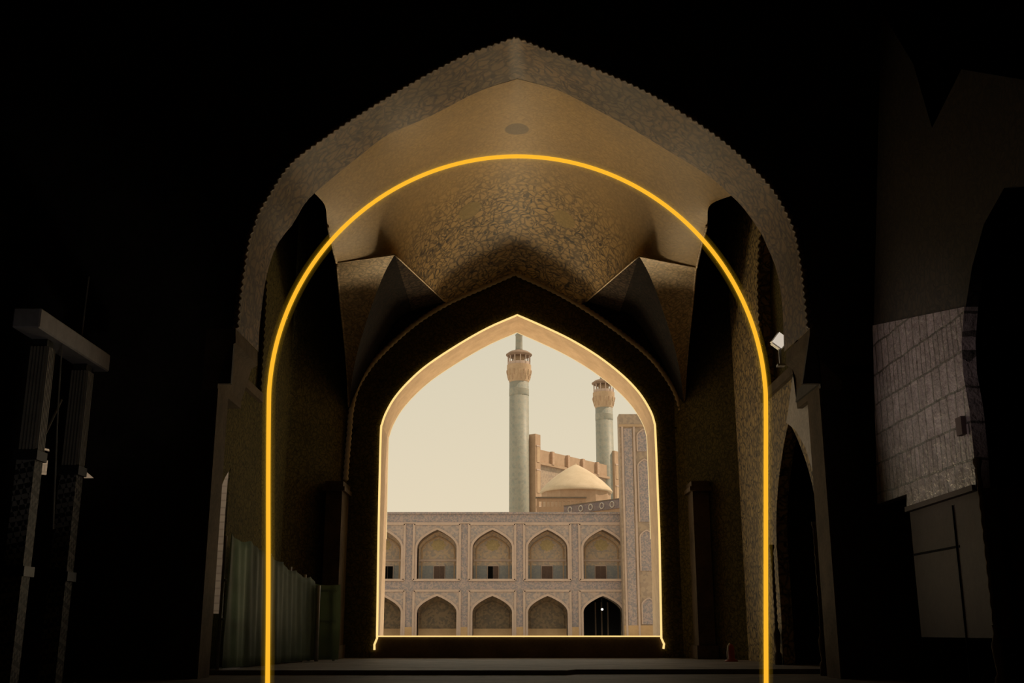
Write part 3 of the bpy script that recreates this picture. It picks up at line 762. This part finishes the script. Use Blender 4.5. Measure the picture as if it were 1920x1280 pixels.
for (ya, yb_) in ((1122,1170),(995,1070),(862,978),(806,846)):
    a = arch(xa, xb, pxz(0,yb_)[1], pxz(0,ya+12)[1], pxz(0,ya)[1])
    bm = plate(a, [], YP-.05, YP, XZ); pn = obj('arched_panel', bm, 'facade_tile', t)
    bm = NB(); strip_arch(bm, a, .12, YP-.1, YP, XZ); obj('panel_moulding', bm, 'frame_beige', pn)

# --- minaret (the nearer one built, the farther one a copy)
def minaret():
    c = (0.87, 130.0)
    t = thing('minaret', (c[0], c[1], 0), 'turquoise tiled minaret on the left, its top under the point of the archway', 'minaret', 'paired minarets')
    r = 1.19
    bm = NB(); lathe(bm, [(r*1.06,0),(r*1.03,15),(r,30.2)], c, 40); obj('shaft', bm, 'minaret_glaze', t, True)
    bm = NB(); lathe(bm, [(r+.02,28.4),(r+.03,28.5),(r+.03,29.2),(r+.02,29.3)], c, 40); obj('script_band', bm, 'minaret_glaze', t, True)
    bm = NB(); lathe(bm, [(r,30.1),(r+.05,30.2),(r+.12,30.6),(r+.26,31.1),(r+.3,31.4),(r+.3,32.25),(0,32.25)], c, 40); bal = obj('balcony', bm, 'niche_ochre', t)
    for tier, (rr, z0, z1, n) in enumerate(((r+.12,30.35,31.0,14),(r+.26,30.9,31.55,14))):
        for k_ in range(n):
            a_ = 2*math.pi*(k_+.5*tier)/n
            bm = NB(); x, y = c[0]+rr*math.cos(a_), c[1]+rr*math.sin(a_)
            lathe(bm, [(.02,z0),(.15,z1-.15),(.15,z1)], (x, y), 6); obj('corbel', bm, 'roof_ochre' if k_ % 2 else 'niche_ochre', bal)
    bm = NB(); lathe(bm, [(.72,32.2),(.72,33.5)], c, 24); obj('core', bm, 'niche_ochre', t, True)
    for k_ in range(12):
        a_ = 2*math.pi*(k_+.25)/12; x, y = c[0]+1.36*math.cos(a_), c[1]+1.36*math.sin(a_)
        bm = NB(); box(bm, x-.06, x+.06, y-.06, y+.06, 32.2, 33.5); obj('gallery_post', bm, 'frame_beige', t)
    bm = NB(); lathe(bm, [(1.36,32.2),(1.36,32.62),(1.3,32.62),(1.3,32.2)], c, 32); obj('gallery_parapet', bm, 'frame_beige', t)
    bm = NB(); lathe(bm, [(.6,33.42),(1.45,33.4),(1.62,33.55),(1.62,33.64),(1.2,33.95),(.5,34.2),(0,34.25)], c, 36); obj('canopy_roof', bm, 'canopy_wood', t)
    bm = NB(); lathe(bm, [(.5,34.0),(.44,34.4),(.42,36.0),(.46,36.05),(.46,36.2),(.3,36.35),(0,36.5)], c, 20); obj('lantern', bm, 'minaret_glaze', t, True)
    return t
m1 = minaret()
m2 = copy_tree(m1); m2.location = (12.62, 146.0, 0); m2['label'] = 'turquoise tiled minaret on the right, farther one, partly hidden by the archway curve'

# --- brick back of the great portal between the minarets
Lp, Rp = Vector((2.36,130.6,0)), Vector((13.4,146.0,0))
d = (Rp-Lp).normalized(); nrm = Vector((d.y, -d.x, 0)); ang = math.atan2(d.y, d.x); Lw = (Rp-Lp).length
t = thing('portal_wall', (Lp+Rp)/2, 'pinkish brick back of the great portal with buttressed parapet between the two minarets', 'building')
def along(s0, s1, n0, n1, z0, z1, bm):
    c = [Lp + d*s + nrm*n_ for s in (s0, s1) for n_ in (n0, n1)]
    vs = [bm.verts.new((p.x, p.y, z)) for z in (z0, z1) for p in (c[0], c[1], c[3], c[2])]
    for f in ((0,1,2,3),(4,5,6,7),(0,1,5,4),(1,2,6,5),(2,3,7,6),(3,0,4,7)): bm.faces.new([vs[i] for i in f])
    return bm
bm = along(0, Lw, -1.5, 0, 0, 20.4, NB()); obj('wall', bm, 'portal_tile', t)
bm = along(0, Lw, -1.2, .15, 20.5, 22.1, NB()); obj('parapet', bm, 'roof_ochre', t)
bm = along(0, Lw, -1.2, .4, 20.25, 20.55, NB()); obj('ledge', bm, 'roof_ochre', t)
for k_ in range(6):
    s = .55 + k_*(Lw-1.1)/5
    bm = along(s-.24, s+.24, .1, .5, 20.5, 22.13, NB()); obj('buttress', bm, 'portal_brick', t)
for s0, zt_ in ((-.45, 23.7), (Lw-.55, 24.1)):
    bm = along(s0, s0+1.1, -.6, .9, 0, zt_, NB()); py = obj('pylon', bm, 'roof_ochre', t)
    for z0, z1 in ((20.3,22.2),(16.6,19.3),(12.8,14.9)):
        bm = along(s0+.25, s0+.85, .9, .96, z0, z1, NB()); obj('sunk_panel', bm, 'niche_ochre', py)
        bm = along(s0+.15, s0+.95, .9, 1.0, z1, z1+.15, NB()); obj('panel_lintel', bm, 'frame_beige', py)

# --- small pointed dome on its drum
c = (6.97, 118.0)
t = thing('dome', (c[0], c[1], 0), 'small pale clay dome with pointed top behind the arcade roof', 'dome')
bm = NB(); lathe(bm, [(3.95,15.1),(3.95,15.25),(3.7,15.6),(3.0,16.28),(2.1,17.02),(1.2,17.62),(.5,18.02),(0,18.25)], c, 48); obj('shell', bm, 'dome_clay', t, True)
bm = NB(); lathe(bm, [(3.75,0),(3.75,15.2)], c, 12); obj('drum', bm, 'roof_ochre', t)
bm = NB(); lathe(bm, [(.09,18.15),(.09,18.3),(0,18.35)], c, 8); obj('finial', bm, 'dome_clay', t)
# --- low roof wall with lattice
t = thing('roof_railing', (4.8, 110, 0), 'low brown roof wall with small lattice openings in front of the dome', 'railing')
bm = NB(); x0_, x1_ = at(1006,940,110).x, at(1098,940,110).x
hol = []
n = 11
for i in range(n):
    a = x0_+.25+(x1_-x0_-.5)*i/n; hol.append([(a,12.75),(a+.26,12.75),(a+.26,13.3),(a,13.3)])
plate([(x0_,0),(x1_,0),(x1_,13.6),(x0_,13.6)], hol, 110, 110.25, XZ, bm); obj('lattice_wall', bm, 'roof_ochre', t)
bm = NB(); box(bm, x0_-.1, x1_+.1, 109.9, 110.35, 13.6, 13.75); obj('coping', bm, 'wood_grey', t)
# --- parapet with five roundels
a = Vector((5.2,108.3,ztopb)); b = Vector((10.1,102.0,ztopb))
dd = (b-a).normalized(); nn_ = Vector((dd.y, -dd.x, 0)); nn_ = nn_ if nn_.y < 0 else -nn_
t = thing('roundel_parapet', (a+b)/2, 'slanting purple-brown roof parapet with a row of white roundels', 'parapet')
def obl(z0, z1, w0, w1, s0=0, s1=1):
    bm = NB(); P = [a.lerp(b, s)+nn_*w for s in (s0, s1) for w in (w0, w1)]
    vs = [bm.verts.new((p.x,p.y,z)) for z in (z0,z1) for p in (P[0],P[1],P[3],P[2])]
    for f in ((0,1,2,3),(4,5,6,7),(0,1,5,4),(1,2,6,5),(2,3,7,6),(3,0,4,7)): bm.faces.new([vs[i] for i in f])
    return bm
obj('wall', obl(ztopb+.0, 11.75, -.3, 0), 'roof_ochre', t); obj('tile_band', obl(11.75, 12.6, -.3, .06), 'roundel_band', t); obj('coping', obl(12.6, 12.68, -.35, .1), 'wood_grey', t)
plain('roundel_white', (.62,.58,.52), .5)
for s in (.12, .32, .5, .7, .88):
    c0 = a.lerp(b, s) + nn_*.08; bm = NB()
    pts = [c0 + dd*(.27*math.cos(q)) + Vector((0,0,12.17-ztopb+.27*math.sin(q))) for q in (2*math.pi*i/20 for i in range(21))]
    tube(bm, pts, .06, 6, False); obj('roundel', bm, 'roundel_white', t, True)

# ============================================================ LIGHT
w = bpy.data.worlds.new('World'); SC.world = w; w.use_nodes = True; wt = w.node_tree; wt.nodes.clear()
wo = wt.nodes.new('ShaderNodeOutputWorld'); bg = wt.nodes.new('ShaderNodeBackground'); tc = wt.nodes.new('ShaderNodeTexCoord')
sx = wt.nodes.new('ShaderNodeSeparateXYZ'); rp_ = wt.nodes.new('ShaderNodeValToRGB')
wt.links.new(tc.outputs['Generated'], sx.inputs[0]); wt.links.new(sx.outputs[2], rp_.inputs[0])
rp_.color_ramp.elements[0].position = .08; rp_.color_ramp.elements[0].color = (.79,.68,.49,1)
rp_.color_ramp.elements[1].position = .30; rp_.color_ramp.elements[1].color = (.68,.62,.475,1)
wt.links.new(rp_.outputs[0], bg.inputs[0]); bg.inputs[1].default_value = 1.0; wt.links.new(bg.outputs[0], wo.inputs[0])
def aim(o, tgt): o.rotation_euler = (Vector(tgt)-o.location).to_track_quat('-Z', 'Y').to_euler()
def lamp(name, typ, loc, tgt, energy, color, **kw):
    d_ = bpy.data.lights.new(name, typ); d_.energy = energy; d_.color = color
    for k_, v_ in kw.items(): setattr(d_, k_, v_)
    o = link(bpy.data.objects.new(name, d_)); o.location = loc; aim(o, tgt); return o
lamp('sun', 'SUN', (60,10,60), (0,0,0), 2.8, (1,.80,.58), angle=.02)
SC.objects['sun'].rotation_euler = Vector((-.85,-.12,-.9)).to_track_quat('-Z','Y').to_euler()
# added unseen area light behind the sill for stronger courtyard bounce in the vault
lamp('courtyard_uplight', 'AREA', (0.1,39.3,.1), (0,26,12.5), 1300, (1,.76,.44), shape='RECTANGLE', size=9.5, size_y=2.5, spread=math.radians(110))
# added spot out of frame at left, brightening the right pier
lamp('hall_spot', 'SPOT', (-6.0,10.5,1.2), (6.5,16.7,4.6), 2500, (1.0,.86,.88), spot_size=math.radians(19), spot_blend=1.0, shadow_soft_size=.3)
lamp('scaffold_spot', 'SPOT', (-3.5,10.0,.3), (-7.0,16.5,4.3), 50, (1,.92,.82), spot_size=math.radians(34), spot_blend=.7, shadow_soft_size=.2)  # added to bring out the scaffold, no fixture stands there

# added area light standing in for daylight in the yard behind the left wall
lamp('yard_daylight', 'AREA', (-9.5,22.6,9.5), (-9,25.4,2.5), 300, (1,.88,.74), shape='RECTANGLE', size=6, size_y=1.2)

# ============================================================ CAMERA
cd = bpy.data.cameras.new('Camera'); cam = link(bpy.data.objects.new('Camera', cd))
cd.sensor_width = 36; cd.lens = 36*F/1920; cd.clip_end = 500; cd.clip_start = .05
cam.location = (0,0,EYE); cam.rotation_euler = (math.pi/2 + T, 0, 0); SC.camera = cam
for o in list(SC.objects):
    if 'wl' in o: del o['wl']
vs = SC.view_settings; vs.view_transform = 'Standard'; vs.look = 'None'; vs.exposure = 0; vs.gamma = 1; vs.use_curve_mapping = False
